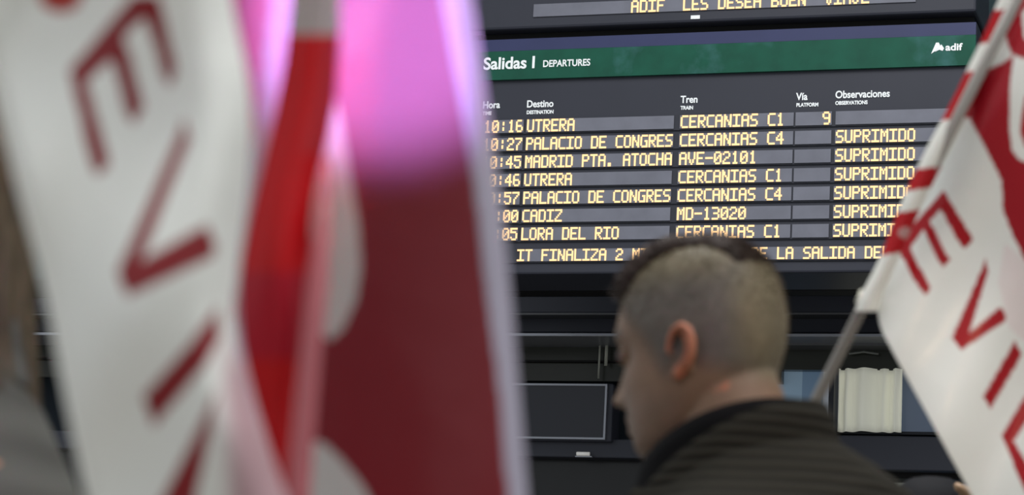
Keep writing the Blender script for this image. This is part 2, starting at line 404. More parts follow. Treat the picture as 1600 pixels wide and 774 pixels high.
# black shadow gap: carrier between the two boards, and hangers to the ceiling
tag(MB().box((xa + .03, YB + .05, ztop + .001), (xb - .02, YB + .4, zb2 - .001)).build('trim_17', m_black), kind='structure')
for k_, xx in enumerate((xa + .3, (xa + xb) / 2, xb - .3)):
    tag(MB().box((xx - .04, YB + .46, zbot + .1), (xx + .04, YB + .54, 9.0)).build('trim_%d' % (18 + k_), m_black), kind='structure')
tag(MB().box((xa, YB + .46, zbot), (xb, YB + .6, zbot + .1)).build('trim_21', m_black), kind='structure')

# ------------------------------------------------------------------ flags
def flag_mat(name, trans=.4, film=.14, tint=(.62, .13, .32, 1), gloss=.025, grough=.28):
    m = bpy.data.materials.new(name); m.use_nodes = True; nt = m.node_tree; nt.nodes.remove(nt.nodes['Principled BSDF'])
    out = nt.nodes['Material Output']
    a = nt.nodes.new('ShaderNodeAttribute'); a.attribute_name = 'print'
    tc = nt.nodes.new('ShaderNodeTexCoord')
    n = nt.nodes.new('ShaderNodeTexNoise'); n.inputs['Scale'].default_value = 22; n.inputs['Detail'].default_value = 3; nt.links.new(tc.outputs['Object'], n.inputs['Vector'])
    bp = nt.nodes.new('ShaderNodeBump'); bp.inputs['Strength'].default_value = .35; bp.inputs['Distance'].default_value = .004
    nt.links.new(n.outputs['Fac'], bp.inputs['Height'])
    d = nt.nodes.new('ShaderNodeBsdfDiffuse'); t_ = nt.nodes.new('ShaderNodeBsdfTranslucent'); g = nt.nodes.new('ShaderNodeBsdfGlossy'); g.inputs['Roughness'].default_value = grough
    nt.links.new(a.outputs['Color'], d.inputs['Color'])
    # light passing through the inks: the film itself scatters a little, so a strong lamp behind is not fully filtered
    mx = nt.nodes.new('ShaderNodeMix'); mx.data_type = 'RGBA'; mx.inputs[0].default_value = film; nt.links.new(a.outputs['Color'], mx.inputs[6]); mx.inputs[7].default_value = (.82, .68, .9, 1)
    nt.links.new(mx.outputs[2], t_.inputs['Color'])
    for s in (d, g): nt.links.new(bp.outputs[0], s.inputs['Normal'])
    m1 = nt.nodes.new('ShaderNodeMixShader'); m1.inputs[0].default_value = trans; nt.links.new(d.outputs[0], m1.inputs[1]); nt.links.new(t_.outputs[0], m1.inputs[2])
    m2 = nt.nodes.new('ShaderNodeMixShader'); m2.inputs[0].default_value = gloss; nt.links.new(m1.outputs[0], m2.inputs[1]); nt.links.new(g.outputs[0], m2.inputs[2])
    nt.links.new(m2.outputs[0], out.inputs['Surface'])
    return m
m_flag = flag_mat('printed_flag_film', .30)
m_flagb = flag_mat('thin_red_flag_film', .16, .55)
m_flags = flag_mat('sleeve_film', .05, .0)
RED = np.array([.46, .006, .010]); DRED = np.array([.27, .012, .016]); WHT = np.array([.86, .875, .83])
LAV = np.array([.40, .375, .45]); CREAM = np.array([.74, .70, .58]); PINKW = np.array([.62, .47, .50])

def sstep0(a, b, x):
    t = np.clip((x - a) / (b - a), 0, 1); return t * t * (3 - 2 * t)
def inpoly(X, Y, pts):
    r = np.zeros(X.shape, bool); n = len(pts); j = n - 1
    for i in range(n):
        xi, yi = pts[i]; xj, yj = pts[j]
        c = ((yi > Y) != (yj > Y)) & (X < (xj - xi) * (Y - yi) / (yj - yi + 1e-9) + xi)
        r ^= c; j = i
    return r
def curve(pts):
    ys = [p[0] for p in pts]; xs_ = [p[1] for p in pts]
    def f(y):
        y = np.asarray(y, float)
        # smooth the piecewise line a little
        return sum(np.interp(y + o, ys, xs_) for o in (-30, -15, 0, 15, 30)) / 5
    return f
def sheet(name, y0, y1, L, R_, depth, paint, parent, nu, nv, material=m_flag, thick=.0006):
    """cloth sheet between two edge curves; depth(X,Y,u) in metres; paint(X,Y,u)->rgb array"""
    yy = np.linspace(y0, y1, nv); uu = np.linspace(0, 1, nu)
    U, V = np.meshgrid(uu, yy)
    lx, rx = L(V), R_(V)
    X = lx + (rx - lx) * U
    D = depth(X, V, U)
    r = np.stack([(X - CX) / F_PX, -(V - CY) / F_PX, -np.ones_like(X)], -1) @ R_WC.T
    P = CAMLOC + r * D[..., None]
    idx = np.arange(nu * nv).reshape(nv, nu)
    q = np.stack([idx[:-1, :-1], idx[1:, :-1], idx[1:, 1:], idx[:-1, 1:]], -1).reshape(-1, 4)
    me = bpy.data.meshes.new(name); me.from_pydata(P.reshape(-1, 3).tolist(), [], q.tolist())
    at = me.color_attributes.new('print', 'FLOAT_COLOR', 'POINT')
    c = paint(X, V, U).reshape(-1, 3); c4 = np.concatenate([c, np.ones((len(c), 1))], 1)
    at.data.foreach_set('color', c4.astype(np.float32).ravel())
    o = link(name, me, material, parent, True)
    if thick:
        s = o.modifiers.new('solid', 'SOLIDIFY'); s.thickness = thick; s.offset = 0
    return o
def fill(shape, col): 
    a = np.empty(shape + (3,)); a[:] = col; return a

# --- flag A : white SEVILLA sheet, left
fa = empty('protest_flag', W(150, 900, 1.25))
tag(fa, 'blurred white flag with large red letters EVI at the left edge, nearest the camera', 'flag')
LA = curve([(-400, -260), (-100, -90), (0, -50), (100, -22), (180, -2), (300, 28), (400, 56), (500, 80), (600, 97), (700, 118), (774, 134), (1000, 190)])
RA = curve([(-400, 300), (-100, 345), (0, 362), (60, 374), (120, 388), (200, 394), (300, 388), (400, 374), (500, 362), (620, 385), (700, 420), (774, 446), (1000, 540)])
def depthA(X, Y, U):
    d = 1.19 + .012 * np.sin(X / 90 + Y / 260) + .010 * np.sin(X / 150 - Y / 120 + 1) + .006 * np.sin(X / 45 + Y / 75)
    d = d + .035 * np.clip((U - .78) / .22, 0, 1) ** 2 
    d = d + .02 * np.clip((.08 - U) / .08, 0, 1) ** 2
    return d
A_LET = [
 [(207, -6), (108, 112), (112, 122), (137, 240), (150, 275), (168, 262), (170, 250), (136, 128), (172, 94), (178, 100), (198, 180), (209, 195), (225, 168), (194, 55), (226, 28), (246, 80), (256, 122), (266, 137), (276, 110), (262, 50), (250, -6)],
 [(287, 183), (297, 217), (221, 408), (323, 351), (336, 385), (331, 402), (199, 464), (183, 426), (198, 396), (281, 207)],
 [(340, 478), (342, 528), (321, 570), (239, 668), (224, 619), (300, 533)],
 [(341, 606), (328, 680), (306, 774), (300, 850), (330, 960), (300, 980), (248, 790), (300, 690)]]
def paintA(X, Y, U):
    c = fill(X.shape, WHT)
    m = (((X - 95) / 36) ** 2 + ((Y + 14) / 34) ** 2) < 1
    c[m] = RED * .9 + np.array([.05, .04, .02])
    m = (((X - 100) / 14) ** 2 + ((Y + 40) / 22) ** 2) < 1; c[m] = WHT
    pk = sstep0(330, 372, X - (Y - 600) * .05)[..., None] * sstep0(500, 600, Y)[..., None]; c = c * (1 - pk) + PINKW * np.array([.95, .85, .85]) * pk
    for pl in A_LET: c[inpoly(X, Y, pl)] = DRED + np.array([.02, .012, .012])
    k = np.clip((U - .80) / .1, 0, 1)[..., None] * np.clip((520 - Y) / 120, 0, 1)[..., None] * np.clip((Y - 250) / 150, 0, 1)[..., None]
    return c
sheet('flag_sheet', -400, 1000, LA, RA, depthA, paintA, fa, 170, 420)
# its pole outside the frame at upper left
pa0, pa1 = W(-330, -900, 1.24), W(-330, 0, 1.27)
def pole(parent, p0, p1, r, m, name='pole'):
    return MB().tube([p0, p1], r, 20).build(name, m, parent, True)
m_pole = mat('pale_plastic_pole', lin(205, 203, 190), .3)
def toworld_line(pxa, pya, da, pxb, pyb, db): return W(pxa, pya, da), W(pxb, pyb, db)
a_, b_ = toworld_line(330, -420, 1.19, -420, 520, 1.25)
pole(fa, a_, b_ + (b_ - a_) * 1.5, .006, m_pole)

# --- flag B : red sheet on banded sleeve
fb = empty('protest_flag', W(480, 1000, 1.33))
tag(fb, 'blurred dark red flag with pale hem, lit pink from behind, left of the departures board', 'flag')
# main red sheet
LB = curve([(-400, 540), (0, 520), (100, 520), (200, 505), (300, 485), (400, 478), (600, 470), (774, 452), (1000, 430)])
RB = curve([(-400, 672), (-100, 715), (0, 738), (100, 752), (200, 766), (300, 780), (430, 795), (600, 810), (774, 824), (1000, 850)])
def depthB(X, Y, U):
    return 1.37 + .005 * np.sin(X / 70 + .6) + .004 * np.sin(X / 120 + Y / 200) + .03 * np.clip((U - .9) / .1, 0, 1)
hemL = curve([(-400, 625), (-100, 670), (0, 690), (100, 708), (200, 726), (300, 742), (430, 756), (600, 778), (774, 792), (1000, 815)])
teard = [(524, 150), (533, 190), (545, 260), (560, 350), (564, 420), (556, 470), (535, 515), (515, 532), (500, 520), (488, 440), (485, 320), (500, 240), (512, 180)]
botw = [(488, 690), (505, 692), (530, 715), (560, 750), (585, 790), (640, 900), (640, 1000), (440, 1000), (470, 774)]
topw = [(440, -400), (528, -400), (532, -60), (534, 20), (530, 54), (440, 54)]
def paintB(X, Y, U):
    c = fill(X.shape, DRED * np.array([.78, 1.3, 1.2]))
    c[X > hemL(Y)] = LAV
    c[inpoly(X, Y, teard)] = WHT * .66
    c[inpoly(X, Y, botw)] = WHT * .66
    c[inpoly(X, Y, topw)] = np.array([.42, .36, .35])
    return c
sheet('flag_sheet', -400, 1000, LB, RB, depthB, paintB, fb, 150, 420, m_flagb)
# banded sleeve sheet wrapped round the pole (bright red, turned forward), left of the main sheet
LS = curve([(-400, 500), (-60, 462), (60, 450), (150, 436), (250, 412), (350, 388), (430, 374), (520, 376), (600, 392), (700, 422), (774, 444), (1000, 520)])
RS = curve([(-400, 560), (-60, 534), (60, 530), (150, 526), (220, 512), (300, 490), (400, 482), (520, 498), (600, 490), (700, 470), (774, 462), (1000, 540)])
def depthS(X, Y, U): return 1.325 - .022 * np.sin(np.pi * U) + .006 * np.sin(Y / 90)
def paintS(X, Y, U):
    c = fill(X.shape, RED * np.array([1.1, .8, .8]))
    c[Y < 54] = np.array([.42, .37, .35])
    m = (Y > 425) & (Y < 560); c[m] = RED * np.array([.9, 1.2, 2.2])
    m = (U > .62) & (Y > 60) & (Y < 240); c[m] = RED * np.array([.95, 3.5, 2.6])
    return c
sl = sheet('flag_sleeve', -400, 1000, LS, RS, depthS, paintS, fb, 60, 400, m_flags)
sl['label'] = 'brighter red sleeve band under a white band'
# back fold on the left: magenta gap and lavender fold edge
LF = curve([(-400, 250), (0, 260), (300, 280), (430, 280), (600, 280), (774, 270), (1000, 280)])
RF = curve([(-400, 535), (0, 510), (100, 500), (200, 492), (300, 465), (400, 440), (450, 400), (520, 380), (600, 396), (774, 448), (1000, 520)])
foldL = curve([(-400, 440), (0, 424), (100, 410), (200, 400), (300, 384), (400, 368), (520, 372), (600, 300), (774, 200), (1000, 200)])
def depthF(X, Y, U): return 1.39 + .02 * np.sin(U * 6)
def paintF(X, Y, U):
    c = fill(X.shape, np.array([.50, .12, .22]))
    m = X > foldL(Y); c[m] = LAV * np.array([1.2, 1.1, 1.1])
    c[(Y > 560)] = PINKW
    return c
fo = sheet('flag_fold', -400, 1000, LF, RF, depthF, paintF, fb, 60, 300, m_flagb)
fo['label'] = 'lavender folded strip behind the red sleeve'
# pole: its pinkish highlight is put into the colour, strip in front
m_pole2 = mat('pink_highlight_pole', lin(228, 130, 138), .18, noise=.15, nscale=12)
pts = [W(505, 340, 1.312), W(497, 430, 1.298), W(484, 560, 1.296), W(472, 700, 1.294), W(462, 850, 1.292), W(448, 1100, 1.29)]
MB().tube([W(512, 250, 1.345)] + pts, [.0020, .0040, .0058, .0058, .0060, .0064, .0068, .0070], 20).build('pole', m_pole2, fb, True)

# --- flag C : right, SEVILLA, sharper
fc = empty('protest_flag', W(1280, 1200, 3.0))
tag(fc, 'white and red flag on tilted pole at the right edge, red letters EVI, banded sleeve', 'flag')
DC = 3.05
sleL = curve([(-400, 1760), (-100, 1610), (6, 1557), (49, 1541), (109, 1511), (170, 1482), (206, 1461), (262, 1433), (331, 1402), (384, 1384), (427, 1364), (460, 1346), (486, 1331)])
sleR = curve([(-400, 1800), (-100, 1650), (0, 1596), (60, 1566), (110, 1546), (160, 1522), (210, 1498), (275, 1463), (330, 1436), (400, 1406), (460, 1380), (486, 1368)])
def depthSC(X, Y, U): return DC - .03 - .014 * np.sin(np.pi * U)
def paintSC(X, Y, U):
    c = fill(X.shape, CREAM * .2 + WHT * .75)
    Ys = Y + (U - .5) * 6
    for a, b in ((-160, -60), (14, 66), (110, 186), (262, 296), (330, 397)): c[(Ys > a) & (Ys < b)] = RED
    m = (((X - 1414) / 11) ** 2 + ((Y - 364) / 9) ** 2) < 1; c[m] = RED * .5 + WHT * .35
    return c
sheet('flag_sleeve', -400, 487, sleL, sleR, depthSC, paintSC, fc, 60, 420)['label'] = 'cream sleeve with red bands'
LC = curve([(-400, 1790), (-100, 1640), (0, 1586), (60, 1560), (110, 1540), (160, 1516), (210, 1492), (275, 1458), (330, 1432), (400, 1402), (460, 1376), (490, 1364), (520, 1378), (600, 1422), (680, 1466), (774, 1518), (900, 1590), (1000, 1645)])
RC = curve([(-400, 1960), (1000, 1960)])
def depthC(X, Y, U):
    return DC + .0 + .03 * np.sin(X / 55 + Y / 170) + .018 * np.sin(X / 95 - Y / 110 + 2) - .012 * np.sin(X / 28 + Y / 60)
C_LET = [
 [(1475, 297), (1484, 314), (1521, 375), (1506, 389), (1494, 372), (1470, 327), (1453, 346), (1484, 407), (1473, 418), (1462, 400), (1444, 358), (1422, 388), (1454, 452), (1445, 462), (1430, 440), (1410, 402), (1396, 394), (1404, 378)],
 [(1540, 406), (1544, 424), (1514, 521), (1564, 479), (1572, 497), (1567, 504), (1502, 547), (1487, 528), (1500, 500)],
 [(1586, 532), (1596, 556), (1547, 639), (1536, 620)],
 [(1625, 580), (1565, 681), (1604, 775), (1625, 800), (1626, 760), (1584, 690), (1640, 600)]]
redC = [(1500, 108), (1545, 108), (1568, 98), (1584, 86), (1578, 130), (1577, 200), (1581, 235), (1592, 250), (1610, 256), (1640, 250), (1640, 460), (1602, 408), (1580, 362), (1567, 328), (1565, 282), (1540, 232), (1515, 184), (1495, 184)]
redTop = [(1572, 30), (1590, -20), (1640, -80), (1700, -80), (1700, 92), (1600, 92), (1580, 84), (1572, 60)]
whTop = [(1596, 22), (1640, -40), (1660, 20), (1610, 66), (1600, 60)]
redIn = [(1602, 150), (1596, 180), (1594, 205), (1600, 228), (1640, 240), (1640, 140)]
def paintC(X, Y, U):
    c = fill(X.shape, WHT)
    for pl in (redC, redTop): c[inpoly(X, Y, pl)] = RED * np.array([.92, 2.0, 2.2])
    c[inpoly(X, Y, whTop)] = WHT; c[inpoly(X, Y, redIn)] = RED
    for pl in C_LET: c[inpoly(X, Y, pl)] = RED * np.array([.95, 1.5, 1.5])
    m = inpoly(X, Y, [(1570, 380), (1640, 440), (1640, 570), (1575, 510), (1560, 440)]); c[m] = WHT * np.array([.98, .9, .92])
    for pl in C_LET: c[inpoly(X, Y, pl)] = RED * np.array([.95, 1.5, 1.5])
    return c
sheet('flag_sheet', -400, 1000, LC, RC, depthC, paintC, fc, 260, 560)
m_pole3 = mat('grey_plastic_pole', lin(150, 146, 140), .35)
pa, pb = W(1350, 476, DC), W(1283, 610, DC + .02)
dirp = (pb - pa)
MB().tube([pa - dirp * 4.2, pa, pb, pb + dirp * 4.5], [.0075] * 4, 16).build('pole', m_pole3, fc, True)
MB().tube([pa - dirp * .12, pa + dirp * .02], [.0125, .0115], 20).build('end_cap', mat('cream_cap', lin(196, 194, 178), .5), fc, True)

# --- added pink lamp, unseen behind flag B, makes its pink glow
lampc = W(640, 40, 2.05)
aim = W(602, 22, 1.36)
pl = light('pink_spot', 'SPOT', lampc, aim, 1500, (1.0, .62, 1.34), .012, spot=math.radians(16.5), blend=.8)
lt = empty('added_pink_lamp', (lampc[0], lampc[1], 0))
tag(lt, 'added small pink lamp on a thin black stand, unseen behind the dark red flag', 'lamp')
dv = _n(lampc - aim)
MB().tube([lampc + dv * .02, lampc + dv * .14, lampc + dv * .16], [.035, .035, .02], 24).build('housing', m_black, lt, True)
MB().tube([lampc + dv * .018, lampc + dv * .022], [.03, .03], 24).build('lens', mat('pink_lens', (1, .6, 1, 1), .3, emit=(1, .5, 1, 1), strength=2), lt, True)
c_ = lampc + dv * .1
MB().tube([(c_[0], c_[1], .02), (c_[0], c_[1], c_[2] - .03)], .008, 12).build('stand', m_black, lt, True)
MB().tube([(c_[0], c_[1], 0), (c_[0], c_[1], .02)], [.14, .12], 24).build('base', m_black, lt, True)

# ------------------------------------------------------------------ people
fwd = R_WC @ np.array([0, 0, -1.]); Fh = _n(np.array([fwd[0], fwd[1], 0])); ZZ = np.array([0, 0, 1.]); Rh = np.cross(Fh, ZZ)

HT = np.array([  # z, front x, back x, half width
 [.1310, -.006, -.016, .006], [.1285, .020, -.045, .028], [.122, .042, -.062, .044], [.110, .062, -.077, .057], [.092, .079, -.089, .068], [.068, .090, -.096, .0745],
 [.045, .0955, -.0985, .0770], [.030, .0960, -.0980, .0770], [.016, .0905, -.0960, .0755], [.000, .0885, -.0910, .0735], [-.020, .0900, -.083, .0710], [-.038, .0905, -.072, .0685],
 [-.052, .0920, -.060, .0655], [-.066, .0910, -.046, .0610], [-.080, .0895, -.028, .0550], [-.092, .0885, -.008, .0480], [-.101, .0830, .014, .0380], [-.107, .066, .034, .018]])
def hint(z, k):
    return np.interp(z, HT[::-1, 0], HT[::-1, k])
def smooth_int(z, k):
    return sum(hint(z + o, k) for o in (-.008, -.004, 0, .004, .008)) / 5 if -.10 < z < .118 else hint(z, k)
def head_point(z, t, grow=0.0):
    """t: 0 front, pi/2 left"""
    xf, xb_, hw = smooth_int(z, 1), smooth_int(z, 2), smooth_int(z, 3)
    xc = (xf + xb_) / 2; a = (xf - xb_) / 2
    c, s = math.cos(t), math.sin(t); e = 2 / 2.25
    cx_ = math.copysign(abs(c) ** e, c); sy = math.copysign(abs(s) ** e, s)
    x = xc + (a + grow) * cx_; y = (hw + grow) * sy * (1 - .10 * max(cx_, 0) ** 2)
    if c > 0:
        # nose, sockets, brow, lips, chin
        ridge = math.exp(-(y / .010) ** 2)
        nz = np.interp(z, [-.047, -.040, -.033, -.02, 0, .018, .03], [0, .012, .027, .019, .010, .003, 0])
        wing = math.exp(-((abs(y) - .013) / .007) ** 2) * math.exp(-((z + .034) / .009) ** 2) * .009
        x += nz * ridge + wing
        x -= .011 * math.exp(-((abs(y) - .033) / .016) ** 2) * math.exp(-((z - .012) / .013) ** 2)
        x += .004 * math.exp(-((abs(y) - .025) / .025) ** 2) * math.exp(-((z - .036) / .010) ** 2)
        lip = math.exp(-(y / .022) ** 2)
        x += lip * (.006 * math.exp(-((z + .058) / .005) ** 2) + .006 * math.exp(-((z + .070) / .006) ** 2) - .003 * math.exp(-((z + .064) / .0025) ** 2) - .004 * math.exp(-((z + .082) / .006) ** 2))
        x += .004 * math.exp(-((abs(y) - .045) / .02) ** 2) * math.exp(-((z + .022) / .02) ** 2)
    return np.array([x, y, z])
def head_rings(n=72, zs=None):
    if zs is None: zs = np.concatenate([[.1315, .1305, .128], np.linspace(.124, -.100, 76), [-.104, -.107]])
    return [[head_point(z, 2 * math.pi * j / n) for j in range(n)] for z in zs]
def ear_mb(side, mb):
    """side +1 left"""
    base_ = np.array([.002, side * .0715, -.004]); tilt = math.radians(-10); fl = math.radians(24)
    def E(u, v, o):          # u back, v up, o outward
        u *= 1.12; v *= .84
        uu = u * math.cos(tilt) + v * math.sin(tilt) * -1; vv = -u * math.sin(tilt) * -1 + v * math.cos(tilt)
        return base_ + np.array([-uu * math.cos(fl), side * (uu * math.sin(fl) * 1.0 + o), vv])
    hel = []
    for k in range(19):
        a = math.radians(195 - k * 14.5) ; hel.append(a)
    path = [E(.013 + .0175 * math.cos(a) * -1 * -1, .004 + .029 * math.sin(a), .0095) for a in hel]
    rad = [.0035 + .0012 * math.sin(math.pi * k / 18) for k in range(19)]
    mb.tube(path, rad, 10)
    # lobe
    mb.tube([E(.010, -.018, .003), E(.006, -.028, .004), E(.003, -.034, .003)], [(.006, .004), (.0075, .0045), (.0045, .003)], 12)
    # antihelix
    mb.tube([E(.010, .026, .002), E(.019, .014, .003), E(.021, .000, .003), E(.015, -.013, .003), E(.009, -.019, .003)], [.003, .004, .0042, .004, .0035], 10)
    # tragus
    mb.tube([E(-.003, .004, .001), E(.001, -.004, .005), E(-.001, -.010, .002)], [.003, .0035, .003], 8)
    # back plate of the conch
    ring0, ring1 = [], []
    for j in range(24):
        a = 2 * math.pi * j / 24
        ring0.append(E(.012 + .0165 * math.cos(a), .002 + .028 * math.sin(a), -.004)); ring1.append(E(.012 + .0165 * math.cos(a), .002 + .028 * math.sin(a), .0005))
    mb.rings([ring0, ring1] if side > 0 else [ring1, ring0])

def tf(verts, Mx): 
    v = np.asarray(verts); return v @ Mx[:3, :3].T + Mx[:3, 3]
def remeshed(mb, voxel, name='body', smooth_it=2):
    me = mb.mesh('tmp')
    o = bpy.data.objects.new('tmp', me); COL.objects.link(o)
    r = o.modifiers.new('r', 'REMESH'); r.mode = 'VOXEL'; r.voxel_size = voxel
    if smooth_it:
        s = o.modifiers.new('s', 'SMOOTH'); s.factor = .5; s.iterations = smooth_it
    dg = bpy.context.evaluated_depsgraph_get(); dg.update()
    out = bpy.data.meshes.new_from_object(o.evaluated_get(dg)); bpy.data.objects.remove(o)
    out.materials.clear(); out.name = name
    return out

def Mat4(R3, t):
    m = np.eye(4); m[:3, :3] = R3; m[:3, 3] = t; return m
TOR = [(-.115, -.030, .058, .060), (-.150, -.045, .066, .078), (-.185, -.055, .085, .125), (-.215, -.060, .103, .172), (-.250, -.060, .115, .196), (-.31, -.055, .125, .200), (-.42, -.050, .128, .188), (-.56, -.045, .118, .165),
       (-.66, -.045, .118, .165), (-.76, -.050, .125, .178), (-.84, -.05, .118, .172), (-.88, -.05, .09, .15)]
def torso_rings(g=0.0, zmax=1, zmin=-9, n=56, extra=None):
    out = []
    for z, xc, rx, ry in TOR:
        if z > zmax or z < zmin: continue
        e = 2 / 2.4; ring = []
        for j in range(n):
            a = 2 * math.pi * j / n; c, s = math.cos(a), math.sin(a)
            ring.append(np.array([xc + (rx + g) * math.copysign(abs(c) ** e, c), (ry + g) * math.copysign(abs(s) ** e, s), z]))
        out.append(ring)
    return out
def arm_paths(pose):
    """list of joints shoulder, elbow, wrist for (left, right)"""
    return pose
def fingers(mb, wrist, hand_dir, palm_n, side):
    h = _n(hand_dir); nrm = _n(palm_n - h * palm_n.dot(h)); sidev = np.cross(h, nrm) * side
    mb.tube([wrist - h * .02, wrist + h * .01, wrist + h * .045, wrist + h * .085], [(.018, .026), (.016, .030), (.015, .038), (.013, .038)], 16, up=nrm)
    for k, (o, L) in enumerate(((-.029, .070), (-.010, .080), (.010, .075), (.028, .058))):
        p = wrist + h * .080 + sidev * o; pp = [p]; d = h.copy()
        for q, fr in enumerate((.45, .32, .23)):
            d = _n(d + nrm * .33); pp.append(pp[-1] + d * L * fr)
        mb.tube(pp, [.0090, .0085, .0078, .006], 10)
    p = wrist + h * .02 - sidev * .030
    mb.tube([p, p + h * .03 - sidev * .022 + nrm * .008, p + h * .058 - sidev * .03 + nrm * .018], [.012, .0105, .008], 10)

def person(earpos, yaw_dir, head_pitch, label, skin, paint=None, voxel=.0045, arms=None, body_name='body', scale=1.0, head_yaw=0):
    """earpos world position between the ears; yaw_dir world horizontal facing vector. returns dict"""
    fx = _n(np.array(yaw_dir, float)); lf = np.cross(ZZ, fx)
    Rb = np.stack([fx, lf, ZZ], 1)
    MBd = Mat4(Rb * scale, earpos)
    cy, sy_ = math.cos(head_yaw), math.sin(head_yaw); Ry = np.array([[cy, -sy_, 0], [sy_, cy, 0], [0, 0, 1]])
    cp, sp = math.cos(head_pitch), math.sin(head_pitch)
    Rp = np.array([[cp, 0, sp], [0, 1, 0], [-sp, 0, cp]])          # positive pitch = face down
    MH = Mat4(Rb @ Ry @ Rp * scale, earpos)
    root = empty('person', (earpos[0], earpos[1], 0)); tag(root, label, 'person')
    mb = MB()
    hm = MB().rings([r[::-1] for r in head_rings()])
    for s in (1, -1):
        ear_mb(s, hm)
        e = np.array([.079, s * .031, .012])
        hm.rings([[e + np.array([.010 * math.cos(b), .012 * math.sin(a) * math.sin(b), .012 * math.cos(a) * math.sin(b)]) for a in np.linspace(0, 2 * math.pi, 12, endpoint=False)] for b in (.15, .5, .9, 1.3, 1.7, 2.2, 2.9)])
    mb.add(tf(hm.v, MH), hm.f)
    bm_ = MB().rings(torso_rings(0))
    bm_.tube([(-.022, 0, -.02), (-.034, 0, -.06), (-.042, 0, -.11), (-.05, 0, -.18), (-.055, 0, -.24)], [(.060, .056), (.064, .060), (.068, .066), (.078, .085), (.08, .12)], 32, up=(1, 0, 0))
    if arms is None:
        arms = [((-.055, .195, -.25), (-.075, .25, -.52), (.10, .20, -.68)), ((-.055, -.195, -.25), (-.075, -.25, -.52), (.10, -.20, -.68))]
    for (s, e, w_), sd in zip(arms, (1, -1)):
        s, e, w_ = map(np.array, (s, e, w_))
        bm_.tube([s + (s - e) * .02, s * .6 + e * .4, e, e * .6 + w_ * .4, w_], [.055, .048, .041, .038, .028], 20)
        fingers(bm_, w_ * 1.0, w_ - e, np.array([0, -sd * .6, -.8]), sd)
    zg = -earpos[2] / scale
    for sd in (1, -1):
        bm_.tube([(-.05, sd * .085, -.80), (-.045, sd * .09, -.95), (-.035, sd * .095, zg + .52), (-.055, sd * .095, zg + .36), (-.065, sd * .095, zg + .10)], [.088, .082, .057, .056, .04], 24)
    mb.add(tf(bm_.v, MBd), bm_.f)
    me = remeshed(mb, voxel)
    v = np.empty(len(me.vertices) * 3); me.vertices.foreach_get('co', v); v = v.reshape(-1, 3)
    Hi = np.linalg.inv(MH); hv = v @ Hi[:3, :3].T + Hi[:3, 3]
    c = paint(hv) if paint else np.tile(np.array(skin), (len(v), 1))
    at = me.color_attributes.new('tone', 'FLOAT_COLOR', 'POINT')
    at.data.foreach_set('color', np.concatenate([c * .64, np.ones((len(c), 1))], 1).astype(np.float32).ravel())
    link(body_name, me, mat('skin_' + str(len(MATS)), (1, 1, 1, 1), .5, attr='tone', noise=.10, nscale=28, bump=.25, bscale=120, spec=.4), root, True)
    return dict(root=root, MB=MBd, MH=MH, zg=zg, arms=arms, Rb=Rb)

def garment(P, name, m, rings=None, tubes=(), voxel=.006, label=None, smooth_it=3):
    mb = MB()
    if rings is not None: mb.rings(rings)
    for pts, rad, kw in tubes: mb.tube(pts, rad, 32, **kw)
    mb.v = [tuple(p) for p in tf(mb.v, P['MB'])]
    o = link(name, remeshed(mb, voxel, name, smooth_it), m, P['root'], True)
    if label: o['label'] = label
    return o
def shoes(P, m):
    for sd in (1, -1):
        zg = P['zg']
        mb = MB().tube([(-.11, sd * .10, zg + .045), (-.08, sd * .10, zg + .05), (-.02, sd * .10, zg + .055), (.06, sd * .105, zg + .035), (.13, sd * .11, zg + .028), (.155, sd * .11, zg + .025)],
                       [(.03, .025), (.045, .037), (.05, .040), (.034, .045), (.026, .042), (.018, .025)], 20, up=(0, 0, 1))
        mb.v = [tuple(p) for p in tf(mb.v, P['MB'])]
        me = mb.mesh('shoe'); 
        for v in me.vertices: v.co.z = max(v.co.z, 0.0)
        link('shoe', me, m, P['root'], True)
def trousers(P, m):
    zg = P['zg']; tubes = []
    for sd in (1, -1):
        tubes.append(([(-.05, sd * .085, -.80), (-.045, sd * .09, -.95), (-.035, sd * .095, zg + .52), (-.055, sd * .095, zg + .36), (-.06, sd * .095, zg + .06)], [.103, .098, .078, .074, .065], {}))
    garment(P, 'trousers', m, torso_rings(.012, zmax=-.6), tubes, .008)
